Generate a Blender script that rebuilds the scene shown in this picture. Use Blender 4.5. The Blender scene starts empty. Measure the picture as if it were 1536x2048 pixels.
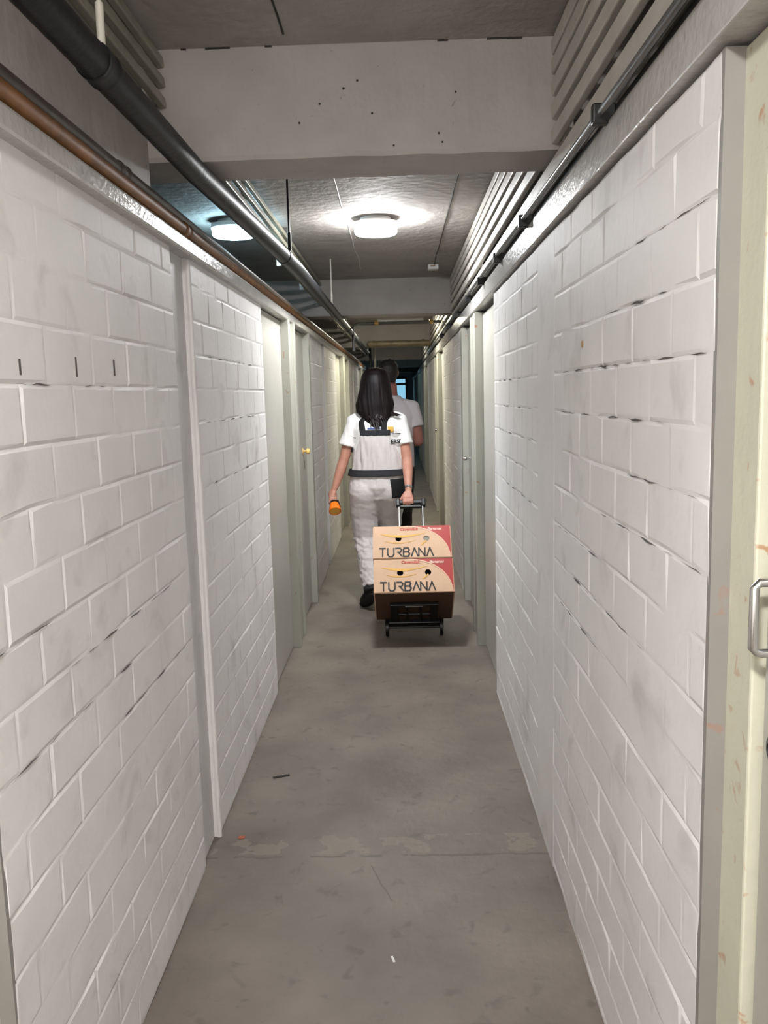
import bpy, bmesh, math, random
from mathutils import Vector, Matrix, noise
random.seed(7)
S = bpy.context.scene
COL = S.collection
PI = math.pi

# ---------------------------------------------------------------- camera
H = 1.55
A = Vector((0.99948457, 0.01844875, -0.02627251))      # camera right
Bv = Vector((0.02345945, 0.138929, 0.99002444))        # camera up
F = Vector((-0.02191473, 0.99013048, -0.13842459))     # view direction
cam_data = bpy.data.cameras.new('camera')
cam_data.sensor_fit = 'VERTICAL'; cam_data.sensor_height = 36.0
cam_data.lens = 1677.7 / 2048 * 36.0
cam_data.clip_start = 0.02; cam_data.clip_end = 200
cam_data.dof.use_dof = False
cam = bpy.data.objects.new('camera', cam_data); COL.objects.link(cam)
cam.matrix_world = Matrix(((A.x, Bv.x, -F.x, 0), (A.y, Bv.y, -F.y, 0), (A.z, Bv.z, -F.z, H), (0, 0, 0, 1)))
S.camera = cam

# ---------------------------------------------------------------- world, exposure
w = bpy.data.worlds.new('world'); S.world = w; w.use_nodes = True
w.node_tree.nodes['Background'].inputs[0].default_value = (0.5, 0.6, 0.7, 1)
w.node_tree.nodes['Background'].inputs[1].default_value = 0.02
S.view_settings.view_transform = 'Standard'; S.view_settings.look = 'None'
S.view_settings.gamma = 1; S.view_settings.use_curve_mapping = False
S.view_settings.exposure = 3.45
LAMP = 21.0            # strength of the ceiling lamps' diffusers
LAMP_COL = {0: (1, .98, .955), 1: (.97, .98, 1), 2: (1, .96, .78), 3: (.95, .95, 0.85)}
CELL_COL = (.5, .82, 1.0)

# ---------------------------------------------------------------- dimensions
XL, XR = -0.678, 0.467
ZW = 2.02              # top of the walls
ZC = 2.54              # ceiling
BEAM_Z = 2.235
PER = 4.87             # beam and door spacing
END = 29.0

# ---------------------------------------------------------------- materials
def mat(name, col, rough=.6, metal=0.0, emis=None, estr=0, var=0.0, vscale=6.0, bump=0.0, bscale=40.0, stain=None, spec=None):
    m = bpy.data.materials.new(name); m.use_nodes = True
    nt = m.node_tree; b = nt.nodes['Principled BSDF']
    b.inputs['Roughness'].default_value = rough; b.inputs['Metallic'].default_value = metal
    if spec is not None: b.inputs['Specular IOR Level'].default_value = spec
    c = (*col, 1); b.inputs['Base Color'].default_value = c
    tc = nt.nodes.new('ShaderNodeTexCoord'); last = None
    if var or stain:
        n = nt.nodes.new('ShaderNodeTexNoise'); n.inputs['Scale'].default_value = vscale; n.inputs['Detail'].default_value = 6
        nt.links.new(tc.outputs['Object'], n.inputs['Vector'])
        r = nt.nodes.new('ShaderNodeValToRGB'); nt.links.new(n.outputs['Fac'], r.inputs['Fac'])
        r.color_ramp.elements[0].position = .3; r.color_ramp.elements[1].position = .7
        r.color_ramp.elements[0].color = tuple(max(0, x * (1 - var)) for x in col) + (1,)
        r.color_ramp.elements[1].color = tuple(min(1, x * (1 + var)) for x in col) + (1,)
        last = r.outputs['Color']
        if stain:
            scol, sscale, lo, hi, amt = stain
            n2 = nt.nodes.new('ShaderNodeTexNoise'); n2.inputs['Scale'].default_value = sscale; n2.inputs['Detail'].default_value = 8
            n2.inputs['Distortion'].default_value = .6
            nt.links.new(tc.outputs['Object'], n2.inputs['Vector'])
            mr = nt.nodes.new('ShaderNodeMapRange'); mr.inputs[1].default_value = lo; mr.inputs[2].default_value = hi
            mr.inputs[4].default_value = amt; nt.links.new(n2.outputs['Fac'], mr.inputs[0])
            mx = nt.nodes.new('ShaderNodeMix'); mx.data_type = 'RGBA'
            nt.links.new(mr.outputs[0], mx.inputs[0]); nt.links.new(last, mx.inputs[6]); mx.inputs[7].default_value = (*scol, 1)
            last = mx.outputs[2]
        nt.links.new(last, b.inputs['Base Color'])
    if bump:
        n = nt.nodes.new('ShaderNodeTexNoise'); n.inputs['Scale'].default_value = bscale; n.inputs['Detail'].default_value = 5
        nt.links.new(tc.outputs['Object'], n.inputs['Vector'])
        bp = nt.nodes.new('ShaderNodeBump'); bp.inputs['Strength'].default_value = bump; bp.inputs['Distance'].default_value = .01
        nt.links.new(n.outputs['Fac'], bp.inputs['Height']); nt.links.new(bp.outputs[0], b.inputs['Normal'])
    if emis:
        b.inputs['Emission Color'].default_value = (*emis, 1); b.inputs['Emission Strength'].default_value = estr
    return m

M = {}
M['wall'] = mat('painted_block', (.79, .77, .76), .58, var=.05, vscale=3, bump=.12, bscale=40, stain=((.34, .31, .29), 5.5, .58, .78, .42), spec=.35)
M['column'] = mat('painted_concrete', (.66, .65, .64), .55, var=.08, vscale=5, bump=.25, bscale=30, stain=((.3, .28, .26), 7, .6, .8, .6))
M['beam'] = mat('beam_concrete', (.39, .36, .335), .6, var=.09, vscale=4, bump=.4, bscale=18, stain=((.2, .16, .13), 38, .70, .76, .8))
M['ceiling'] = mat('ceiling_concrete', (.34, .315, .29), .75, var=.14, vscale=3, bump=.9, bscale=20, spec=.25, stain=((.2, .18, .16), 5, .58, .8, .5))
M['lintel'] = mat('lintel_paint', (.47, .455, .43), .24, var=.08, vscale=9, bump=.25, bscale=50, stain=((.3, .26, .22), 20, .62, .75, .6))
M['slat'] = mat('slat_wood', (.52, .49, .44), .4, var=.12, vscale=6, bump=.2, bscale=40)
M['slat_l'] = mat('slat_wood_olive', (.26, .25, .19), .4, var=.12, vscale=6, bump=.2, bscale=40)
M['frame'] = mat('frame_paint', (.40, .40, .345), .4, var=.05, vscale=4, bump=.1, bscale=60, stain=((.36, .15, .06), 30, .66, .72, .7))
M['frame_cream'] = mat('frame_cream_paint', (.60, .59, .47), .4, var=.05, vscale=4, bump=.15, bscale=60, stain=((.42, .16, .05), 26, .64, .72, .7))
M['jamb'] = mat('jamb_paint_shaded', (.26, .25, .23), .5, var=.06, vscale=6, stain=((.40, .14, .08), 24, .66, .74, .45))  # grey darkened for the shade on the jamb faces; reddish rubs are its own
M['leaf'] = mat('door_paint', (.43, .42, .375), .38, var=.05, vscale=3, bump=.08, bscale=70)
M['chrome'] = mat('chrome', (.75, .75, .75), .18, 1)
M['blackmetal'] = mat('black_metal', (.005, .005, .006), .4)
M['brass'] = mat('brass', (.75, .52, .18), .3, 1)
M['yellow'] = mat('yellow_knob', (.85, .6, .2), .35)
M['pipe_black'] = mat('pipe_dark', (.006, .007, .0085), .45, 0, var=.1, spec=.3, bump=.1, bscale=60)
M['pipe_orange'] = mat('pipe_rust', (.23, .095, .025), .5, var=.35, vscale=14)
M['pipe_mauve'] = mat('pipe_mauve', (.085, .068, .058), .4, var=.2, vscale=9)
M['pipe_grey'] = mat('pipe_grey', (.16, .165, .175), .22, .7)
M['pipe_cream'] = mat('pipe_cream', (.22, .17, .10), .4, var=.3, vscale=12)
M['rod'] = mat('rod_light', (.55, .52, .45), .5)
M['housing'] = mat('lamp_housing', (.8, .8, .8), .4)
M['floor'] = mat('floor_concrete', (.180, .150, .124), .55, var=.27, vscale=2.6, bump=.3, bscale=22, stain=((.09, .075, .06), 14, .60, .72, .6))
M['skin'] = mat('skin', (.52, .25, .18), .5, var=.08, vscale=25, stain=((.5, .2, .15), 18, .55, .75, .5))
M['skin_dark'] = mat('skin_man', (.26, .10, .075), .55, var=.08, vscale=25)  # darker skin tone of the man
M['hair_dark'] = mat('hair_dark', (.004, .0012, .0018), .5, spec=.22)
M['hair_lock'] = mat('hair_lock', (.009, .002, .003), .45, spec=.3)
M['hair_man'] = mat('hair_brown', (.008, .005, .004), .6)
M['tshirt'] = mat('white_cotton', (.88, .87, .87), .8, bump=.2, bscale=60)
M['tshirt_man'] = mat('grey_cotton', (.52, .47, .48), .85, bump=.2, bscale=50)
M['overall'] = mat('white_workwear', (.66, .62, .62), .7, bump=.25, bscale=40)
M['overall_grey'] = mat('grey_workwear', (.020, .021, .027), .8, bump=.3, bscale=60)
M['blackcloth'] = mat('black_cloth', (.0035, .0033, .005), .8, bump=.2, bscale=60)
M['shoe'] = mat('black_shoe', (.003, .003, .0035), .6)
M['sole'] = mat('shoe_sole', (.012, .012, .012), .7)
M['orange'] = mat('orange_plastic', (1.0, .22, .01), .35)
M['lens'] = mat('torch_lens', (.95, .5, .08), .2)
M['kraft'] = mat('cardboard', (.66, .44, .29), .7, var=.07, vscale=5, bump=.1, bscale=60)
M['kraft_shaded'] = mat('cardboard_shaded', (.07, .03, .012), .75, var=.1, vscale=6)  # cardboard darkened for the shade on the downward-facing box bottom
M['red'] = mat('print_red', (.40, .02, .014), .5, var=.06, vscale=6)
M['rededge'] = mat('print_pale_edge', (.80, .50, .36), .55)
M['redtext'] = mat('print_red_text', (.6, .08, .06), .6)
M['yellowprint'] = mat('print_yellow', (.75, .42, .08), .6)
M['whiteprint'] = mat('print_white', (.8, .6, .5), .6)
M['blackprint'] = mat('print_black', (.014, .012, .012), .6)
M['holeshade'] = mat('hole_shade', (.004, .003, .002), .8)  # near-black stands in for the shade inside the hand holes
M['greydisc'] = mat('grey_liner', (.28, .26, .22), .7)
M['blueprint'] = mat('print_blue', (.08, .16, .5), .6)
M['goldprint'] = mat('print_gold', (.75, .42, .08), .5)
M['glass_day'] = mat('daylit_glass', (.2, .4, .5), .3, emis=(.28, .62, .85), estr=.085)
M['darkscrap'] = mat('dark_scrap', (.03, .028, .025), .8)
M['redscrap'] = mat('red_scrap', (.4, .12, .06), .8)
M['whitescrap'] = mat('white_scrap', (.85, .85, .8), .6)
M['concrete_raw'] = mat('raw_concrete', (.30, .30, .31), .7, var=.1, vscale=3)

M['gap'] = mat('open_joint', (.10, .09, .085), .9)
M['plug'] = mat('plug_filler', (.45, .27, .13), .8)
# floor: cracks and the joint between two pours
def floor_material():
    m = M['floor']; nt = m.node_tree; b = nt.nodes['Principled BSDF']
    src = b.inputs['Base Color'].links[0].from_socket
    tc = nt.nodes.new('ShaderNodeTexCoord'); sp = nt.nodes.new('ShaderNodeSeparateXYZ'); nt.links.new(tc.outputs['Object'], sp.inputs[0])
    def math_(op, a, b_=None):
        n = nt.nodes.new('ShaderNodeMath'); n.operation = op
        for i, v in enumerate((a, b_)):
            if v is None: continue
            if isinstance(v, (int, float)): n.inputs[i].default_value = v
            else: nt.links.new(v, n.inputs[i])
        return n.outputs[0]
    nz = nt.nodes.new('ShaderNodeTexNoise'); nz.inputs['Scale'].default_value = 9; nz.inputs['Detail'].default_value = 6
    nt.links.new(tc.outputs['Object'], nz.inputs['Vector'])
    wob = math_('MULTIPLY', math_('SUBTRACT', nz.outputs['Fac'], .5), .05)
    # darker pour towards the camera side of the joint (real colour change of the screed)
    yy = math_('ADD', sp.outputs['Y'], wob)
    d1 = math_('ABSOLUTE', math_('SUBTRACT', yy, 2.66))
    l1 = math_('MULTIPLY', math_('LESS_THAN', d1, .006), math_('GREATER_THAN', nz.outputs['Fac'], .47))
    # short diagonal crack
    dx = math_('SUBTRACT', math_('ADD', sp.outputs['X'], math_('MULTIPLY', wob, .4)), math_('ADD', -.126, math_('MULTIPLY', math_('SUBTRACT', 2.58, sp.outputs['Y']), .38)))
    l2 = math_('MULTIPLY', math_('LESS_THAN', math_('ABSOLUTE', dx), .003), math_('MULTIPLY', math_('LESS_THAN', sp.outputs['Y'], 2.6), math_('GREATER_THAN', sp.outputs['Y'], 2.4)))
    # pale worn band beyond the joint
    band = math_('MULTIPLY', math_('LESS_THAN', math_('ABSOLUTE', math_('SUBTRACT', yy, 2.74)), .06), math_('GREATER_THAN', nz.outputs['Fac'], .54))
    mxb = nt.nodes.new('ShaderNodeMix'); mxb.data_type = 'RGBA'; nt.links.new(math_('MULTIPLY', band, .35), mxb.inputs[0])
    nt.links.new(src, mxb.inputs[6]); mxb.inputs[7].default_value = (.30, .26, .195, 1)
    fac = math_('MULTIPLY', math_('MINIMUM', math_('ADD', l1, l2), 1), .6)
    mx = nt.nodes.new('ShaderNodeMix'); mx.data_type = 'RGBA'; nt.links.new(fac, mx.inputs[0])
    nt.links.new(mxb.outputs[2], mx.inputs[6]); mx.inputs[7].default_value = (.09, .075, .06, 1)
    nt.links.new(mx.outputs[2], b.inputs['Base Color'])
floor_material()

# ---------------------------------------------------------------- building helpers
def tag(o, label=None, cat=None, group=None, kind=None):
    if label: o['label'] = label
    if cat: o['category'] = cat
    if group: o['group'] = group
    if kind: o['kind'] = kind
    return o

def empty(name, loc=(0, 0, 0), rot=(0, 0, 0)):
    o = bpy.data.objects.new(name, None); COL.objects.link(o); o.location = loc; o.rotation_euler = rot
    o.empty_display_size = .1
    return o

def root_of(o):
    while o.parent: o = o.parent
    return o

class MB:
    def __init__(s): s.bm = bmesh.new()
    def box(s, x0, x1, y0, y1, z0, z1, mtx=None):
        vs = [s.bm.verts.new((x, y, z)) for x in (x0, x1) for y in (y0, y1) for z in (z0, z1)]
        if mtx is not None:
            for v in vs: v.co = mtx @ v.co
        for f in ((0, 1, 3, 2), (4, 6, 7, 5), (0, 4, 5, 1), (2, 3, 7, 6), (0, 2, 6, 4), (1, 5, 7, 3)): s.bm.faces.new([vs[i] for i in f])
        return s
    def tube(s, pts, r, n=12, cap=True):
        pts = [Vector(p) for p in pts]; rs = r if isinstance(r, (list, tuple)) else [r] * len(pts)
        rings = []; ref = None
        for i, p in enumerate(pts):
            d = (pts[min(i + 1, len(pts) - 1)] - pts[max(i - 1, 0)]).normalized()
            if ref is None:
                ref = Vector((0, 0, 1)) if abs(d.z) < .9 else Vector((1, 0, 0))
            u = (ref - d * ref.dot(d)).normalized(); v = d.cross(u); ref = u
            rings.append([s.bm.verts.new(p + (u * math.cos(2 * PI * k / n) + v * math.sin(2 * PI * k / n)) * rs[i]) for k in range(n)])
        for a, b in zip(rings, rings[1:]):
            for k in range(n): s.bm.faces.new((a[k], a[(k + 1) % n], b[(k + 1) % n], b[k]))
        if cap: s.bm.faces.new(list(reversed(rings[0]))); s.bm.faces.new(rings[-1])
        return s
    def lathe(s, c, axis, prof, n=32):
        c = Vector(c); axis = Vector(axis).normalized()
        ref = Vector((0, 0, 1)) if abs(axis.z) < .9 else Vector((1, 0, 0))
        u = (ref - axis * ref.dot(axis)).normalized(); v = axis.cross(u); rings = []
        for r, h in prof:
            if r <= 1e-6: rings.append([s.bm.verts.new(c + axis * h)])
            else: rings.append([s.bm.verts.new(c + axis * h + (u * math.cos(2 * PI * k / n) + v * math.sin(2 * PI * k / n)) * r) for k in range(n)])
        for a, b in zip(rings, rings[1:]):
            for k in range(n):
                q = [a[k % len(a)], a[(k + 1) % len(a)], b[(k + 1) % len(b)], b[k % len(b)]]
                q2 = []
                for t in q:
                    if t not in q2: q2.append(t)
                if len(q2) > 2: s.bm.faces.new(q2)
        return s
    def poly(s, pts, thick):           # extruded polygon: pts 3-D, thick vector
        t = Vector(thick); a = [s.bm.verts.new(p) for p in pts]; b = [s.bm.verts.new(Vector(p) + t) for p in pts]
        s.bm.faces.new(a); s.bm.faces.new(list(reversed(b)))
        n = len(pts)
        for i in range(n): s.bm.faces.new((a[i], b[i], b[(i + 1) % n], a[(i + 1) % n]))
        return s
    def strip(s, pts, wid, thick, nrm=(0, -1, 0)):       # flat stroke along a polyline lying square to nrm
        nrm = Vector(nrm)
        for p, q in zip(pts, pts[1:]):
            p = Vector(p); q = Vector(q); d = (q - p).normalized(); sd = d.cross(nrm).normalized() * wid / 2
            e = d * wid * .3
            s.poly([p - e - sd, q + e - sd, q + e + sd, p - e + sd], nrm * thick)
        return s
    def build(s, name, m, parent=None, smooth=False, bevel=0, local=False, seg=2):
        bmesh.ops.recalc_face_normals(s.bm, faces=s.bm.faces)
        me = bpy.data.meshes.new(name)
        if parent and not local:
            off = Vector((0, 0, 0)); p = parent
            while p: off += Vector(p.location); p = p.parent
            for v in s.bm.verts: v.co -= off
        s.bm.to_mesh(me); s.bm.free()
        me.materials.append(m)
        if smooth:
            for p in me.polygons: p.use_smooth = True
        o = bpy.data.objects.new(name, me); COL.objects.link(o); o.parent = parent
        if smooth:
            try: me.set_sharp_from_angle(angle=math.radians(42))
            except Exception: pass
        if bevel:
            b = o.modifiers.new('bevel', 'BEVEL'); b.width = bevel; b.segments = seg; b.limit_method = 'ANGLE'
        return o

def structure(o, label=None): return tag(o, label, None, None, 'structure')
ORD = ['first', 'second', 'third', 'fourth', 'fifth', 'sixth', 'seventh', 'eighth']

# ---------------------------------------------------------------- floor and ceiling
b = MB(); b.box(-2.7, 2.3, -1.5, END + .3, -.12, 0); structure(b.build('floor', M['floor']), 'worn grey brown concrete corridor floor')
b = MB(); b.box(-2.7, 2.3, -1.5, END + .3, ZC, ZC + .15)
structure(b.build('ceiling', M['ceiling']), 'grey concrete ceiling slab above the corridor')
structure(MB().box(-2.8, -2.7, -1.5, END + .3, 0, ZC).build('wall_cellar_left', M['concrete_raw']))
structure(MB().box(2.3, 2.4, -1.5, END + .3, 0, ZC).build('wall_cellar_right', M['concrete_raw']))
structure(MB().box(-2.7, 2.3, -1.6, -1.5, 0, ZC).build('wall_back', M['wall']))

# beams across corridor and cellars, rough lower edges
def beam(y0, y1, idx, z0=BEAM_Z):
    bm = bmesh.new(); nx = 120
    prof = [(y0, ZC), (y0, z0 + .012), (y0 + .006, z0), (y1 - .006, z0), (y1, z0 + .012), (y1, ZC)]
    rows = []
    for i in range(nx + 1):
        x = -2.7 + 5.0 * i / nx; row = []
        for j, (y, z) in enumerate(prof):
            n = noise.noise(Vector((x * 9, y * 3, z * 5 + idx * 7))) * .005
            row.append(bm.verts.new((x, y + (n if 0 < j < 5 else 0), z + (n if 0 < j < 5 else 0))))
        rows.append(row)
    for a, c in zip(rows, rows[1:]):
        for j in range(5): bm.faces.new((a[j], a[j + 1], c[j + 1], c[j]))
    bmesh.ops.recalc_face_normals(bm, faces=bm.faces)
    m = MB(); m.bm.free(); m.bm = bm
    o = m.build('trim_%d' % (20 + idx), M['beam'])
    structure(o, 'concrete ceiling beam, %s from the camera' % ORD[idx])
for k in range(6): beam(2.54 + PER * k, 2.785 + PER * k, k)
# dark cracks where the first beam meets the ceiling: pieces of open joint
# ---------------------------------------------------------------- block walls with real joints
CH, BL = .1125, .245
def block_wall(name, side, y0, y1, zref, yref, label, k0=0):
    X = XL if side < 0 else XR; out = 1 if side < 0 else -1      # outward normal sign towards the corridor
    bm = bmesh.new(); J = .008
    def depth(y, z):
        n = noise.noise(Vector((y * 7.3 + side * 31, z * 9.1, k0 * 3.3)))
        n2 = noise.noise(Vector((y * 29 + side * 11, z * 27, 4.4)))
        return max(.0003, .0016 + .0042 * n + .0012 * n2)
    def P(y, z, d): return bm.verts.new((X - out * d, y, z))
    r0 = int(math.floor((0 - zref) / CH)) - 1; r1 = int(math.ceil((ZW - zref) / CH)) + 1
    for r in range(r0, r1):
        za, zb = zref + r * CH, zref + (r + 1) * CH
        za2, zb2 = max(za, 0), min(zb, ZW)
        if zb2 - za2 < .012: continue
        ph = yref + (BL / 2 if r % 2 else 0) + random.uniform(-.0, .0)
        c0 = int(math.floor((y0 - ph) / BL)) - 1; c1 = int(math.ceil((y1 - ph) / BL)) + 1
        for c in range(c0, c1):
            ya, yb = ph + c * BL, ph + (c + 1) * BL; ym = (ya + yb) / 2
            a, e = max(ya, y0), min(yb, y1)
            if e - a < .012: continue
            ys = [a] + ([ym] if a + .01 < ym < e - .01 else []) + [e]
            off = random.uniform(-.0007, .0009); tl = [random.uniform(-.0006, .0006) for _ in range(4)]
            hz = random.uniform(-.0015, .0015)
            lo = [P(y, za2, depth(y, za2)) for y in ys]; hi = [P(y, zb2, depth(y, zb2)) for y in ys]
            yi = [min(max(y, a + J * random.uniform(.8, 1.3)), e - J * random.uniform(.8, 1.3)) for y in ys]
            li = [P(y, za2 + J + hz * .3, -off + tl[0 if i == 0 else 1]) for i, y in enumerate(yi)]
            hi_ = [P(y, zb2 - J + hz * .3, -off + tl[2 if i == 0 else 3]) for i, y in enumerate(yi)]
            n = len(ys)
            for i in range(n - 1):
                bm.faces.new((lo[i], lo[i + 1], li[i + 1], li[i]))
                bm.faces.new((li[i], li[i + 1], hi_[i + 1], hi_[i]))
                bm.faces.new((hi_[i], hi_[i + 1], hi[i + 1], hi[i]))
            bm.faces.new((lo[0], li[0], hi_[0], hi[0])); bm.faces.new((lo[-1], hi[-1], hi_[-1], li[-1]))
    # backing block with returns
    xa, xb = X - out * .0042, X - out * .115
    m = MB(); m.bm.free(); m.bm = bm
    m.bm.normal_update()
    for f in bm.faces:
        if f.normal.x * out < 0: f.normal_flip()
    x0_, x1_ = sorted((xa, xb))
    me = bpy.data.meshes.new(name); 
    bb = MB(); bb.box(x0_, x1_, y0, y1, 0, ZW)
    bmesh.ops.recalc_face_normals(bb.bm, faces=bb.bm.faces)
    tmp = bpy.data.meshes.new('t'); bb.bm.to_mesh(tmp); bb.bm.free(); bm.from_mesh(tmp); bpy.data.meshes.remove(tmp)
    bm.to_mesh(me); bm.free(); me.materials.append(M['wall'])
    o = bpy.data.objects.new(name, me); COL.objects.link(o)
    structure(o, label); return o

ZRL, ZRR = 1.136, 1.263
block_wall('wall_left', -1, 1.29, 2.585, ZRL, 1.625, 'white painted block wall nearest the camera on the left', 1)
block_wall('wall_right', 1, 1.27, 2.58, ZRR, 1.347, 'white painted block wall nearest the camera on the right', 2)
nm = 0
for k in range(6):
    o = k * PER
    if k > 0:
        block_wall('wall_left', -1, 1.43 + o, 2.585 + o, ZRL, 1.625, None, 3 + k)
        block_wall('wall_right', 1, 1.43 + o, 2.58 + o, ZRR, 1.347, None, 13 + k)
    if 2.8 + o < END:
        e = min(4.25 + o, END)
        block_wall('wall_left', -1, 2.80 + o, e, ZRL, 1.60, None, 23 + k)
        block_wall('wall_right', 1, 2.87 + o, min(4.19 + o, END), ZRR, 1.40, None, 33 + k)
    # concrete columns between the panels
    structure(MB().box(-.85, -.699, 2.58 + o, 2.81 + o, 0, ZW).build('wall_left', M['column']), 'narrow recessed concrete column in the left wall')
    structure(MB().box(.4668, .62, 2.575 + o, 2.875 + o, 0, ZW).build('wall_right', M['wall']), 'smooth concrete column band in the right wall')
# rough pale mortar bead beside the left column
for k in range(3):
    o = k * PER
    pts = [(-.681 + .002 * noise.noise(Vector((0, 0, z * 9))), 2.803 + o + .003 * noise.noise(Vector((3, 0, z * 12))), z) for z in [i * .04 for i in range(51)]]
    structure(MB().tube(pts, [.009 + .003 * noise.noise(Vector((5, k, z * 15))) for z in [i * .04 for i in range(51)]], 8).build('trim_%d' % (40 + k), M['wall'], smooth=True), 'rough mortar bead beside the left column')

# open joints, knocked edges and a plug in the painted blocks
def crack(side, y0, y1, z, seed, r=.0016):
    X = (XL + .0006) if side < 0 else (XR - .0006); n = int((y1 - y0) / .012); pts = []; rad = []
    for i in range(n + 1):
        y = y0 + (y1 - y0) * i / n; a = noise.noise(Vector((y * 11, seed, 0)))
        pts.append((X, y, z + .003 * noise.noise(Vector((y * 25, seed, 3))))); rad.append(r * max(.04, .2 + 2.2 * a) * min(1, i / 3 + .1, (n - i) / 3 + .1))
    structure(MB().tube(pts, rad, 6).build('trim_%d' % (60 + seed), M['gap']), 'thin broken dark crack along a block joint')
for i, (y0, y1, z) in enumerate(((1.30, 2.45, 1.6005), (1.5, 2.5, 1.488), (1.3, 2.0, 1.2595), (1.9, 2.52, 1.147), (1.3, 1.7, 1.827), (1.5, 2.0, 1.715), (1.9, 2.5, .923), (3.0, 4.1, 1.6005), (3.0, 4.1, 1.488), (3.0, 4.0, 1.375), (3.2, 4.1, 1.263), (3.0, 3.8, 1.15), (1.3, 1.75, 1.375), (1.6, 2.3, 1.038))): crack(1, y0, y1, z, i)
for i, (y0, y1, z) in enumerate(((1.48, 1.95, 1.586), (2.9, 4.1, 1.47), (3.0, 4.1, 1.7), (1.3, 1.6, 1.136), (1.6, 2.4, 1.02), (1.3, 2.0, .911), (3.0, 4.0, 1.25), (1.9, 2.5, .8))): crack(-1, y0, y1, z, 30 + i)
for y, z, h in ((1.51, 1.62, .018), (1.776, 1.63, .026), (2.014, 1.635, .024)):
    structure(MB().box(-.6785, -.6772, y - .004, y + .004, z - h, z + h * .6).build('trim_98', M['gap'], bevel=.002), 'short dark open upright joint in the left block wall')
structure(MB().lathe((XR + .001, 2.177, 1.664), (-1, 0, 0), [(0, 0), (.011, 0), (.009, .003), (0, .004)], 12).build('trim_99', M['plug']), 'tan filled plug in the right block wall')

# lintels that run on top of the walls
structure(MB().box(-.80, -.652, -.9, END, 2.006, 2.055).build('trim_1', M['lintel'], bevel=.008), 'pale ledge running on top of the left wall')
structure(MB().box(.450, .60, -.9, END, 2.028, 2.108).build('trim_2', M['lintel'], bevel=.004), 'pale lintel band running on top of the right wall')

# ---------------------------------------------------------------- door pairs
dn = [0]
def door(side, y0, y1, knob_y=None, style='knob', label=None):
    dn[0] += 1
    s = side; xf = -.70 if s < 0 else .497        # leaf face
    r = empty('door_%d' % dn[0], (xf, (y0 + y1) / 2, 0)); structure(r, label)
    def bx(a, c, y0, y1, z0, z1, name, m, bev=.003):
        x0, x1 = sorted((a, c)); return MB().box(x0, x1, y0, y1, z0, z1).build(name, m, r, bevel=bev)
    bx(xf, xf + s * .04, y0, y1, .008, 2.0, 'door_leaf', M['leaf'])
    return r, xf
def post(side, y0, y1, xface, name='door_frame', m=None, parent=None, z1=2.012):
    a, c = sorted((xface, xface + side * .12))
    return MB().box(a, c, y0, y1, 0, z1).build(name, m or M['frame'], parent, bevel=.003)
def knob(parent, x, y, z, side, m, r=.02):
    return MB().lathe((x, y, z), (-side, 0, 0), [(0, 0), (r * 1.2, 0), (r * 1.2, .004), (r * .45, .006), (r * .45, .022), (r, .028), (r * 1.05, .04), (r * .7, .05), (0, .052)], 20).build('door_knob', m, parent, smooth=True)
def plate(parent, x, y, z, side, m):
    a, c = sorted((x, x - side * .005))
    return MB().box(a, c, y - .012, y + .012, z - .03, z + .03).build('lock_plate', m, parent, bevel=.002)
for k in range(5):
    o = k * PER; far = ORD[k]
    # left pair
    d, xf = door(-1, 4.29 + o, 5.06 + o, label='cream cellar door, near one of the %s pair on the left' % far)
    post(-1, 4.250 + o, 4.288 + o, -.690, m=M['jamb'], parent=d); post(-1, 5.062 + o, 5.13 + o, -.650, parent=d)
    d, xf = door(-1, 5.38 + o, 6.20 + o, label='cream cellar door, far one of the %s pair on the left' % far)
    post(-1, 5.31 + o, 5.378 + o, -.650, parent=d); post(-1, 6.202 + o, 6.29 + o, -.655, parent=d)
    if k < 2: knob(d, xf, 5.98 + o, 1.165, -1, M['yellow']); plate(d, xf, 6.08 + o, 1.06, -1, M['chrome'])
    structure(MB().box(-.77, -.664, 5.13 + o, 5.31 + o, 0, ZW).build('wall_left', M['frame']))
    structure(MB().box(-.79, -.68, 6.29 + o, 6.31 + o, 0, ZW).build('wall_left', M['wall']))
    # right pair
    d, xf = door(1, 4.23 + o, 5.02 + o, label='cream cellar door, near one of the %s pair on the right' % far)
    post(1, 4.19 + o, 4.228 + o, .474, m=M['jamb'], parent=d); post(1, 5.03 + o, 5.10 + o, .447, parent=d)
    d, xf = door(1, 5.42 + o, 6.16 + o, label='cream cellar door, far one of the %s pair on the right' % far)
    post(1, 5.35 + o, 5.418 + o, .452, parent=d); post(1, 6.162 + o, 6.29 + o, .455, parent=d)
    if k < 2: knob(d, xf, 6.04 + o, 1.08, 1, M['chrome'], .015)
    structure(MB().box(.462, .58, 5.10 + o, 5.35 + o, 0, ZW).build('wall_right', M['frame']))
    structure(MB().box(.47, .58, 6.29 + o, 6.31 + o, 0, ZW).build('wall_right', M['wall']))
    # wall pieces of the cells between door pairs and the next block panel exist from the loop above

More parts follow.
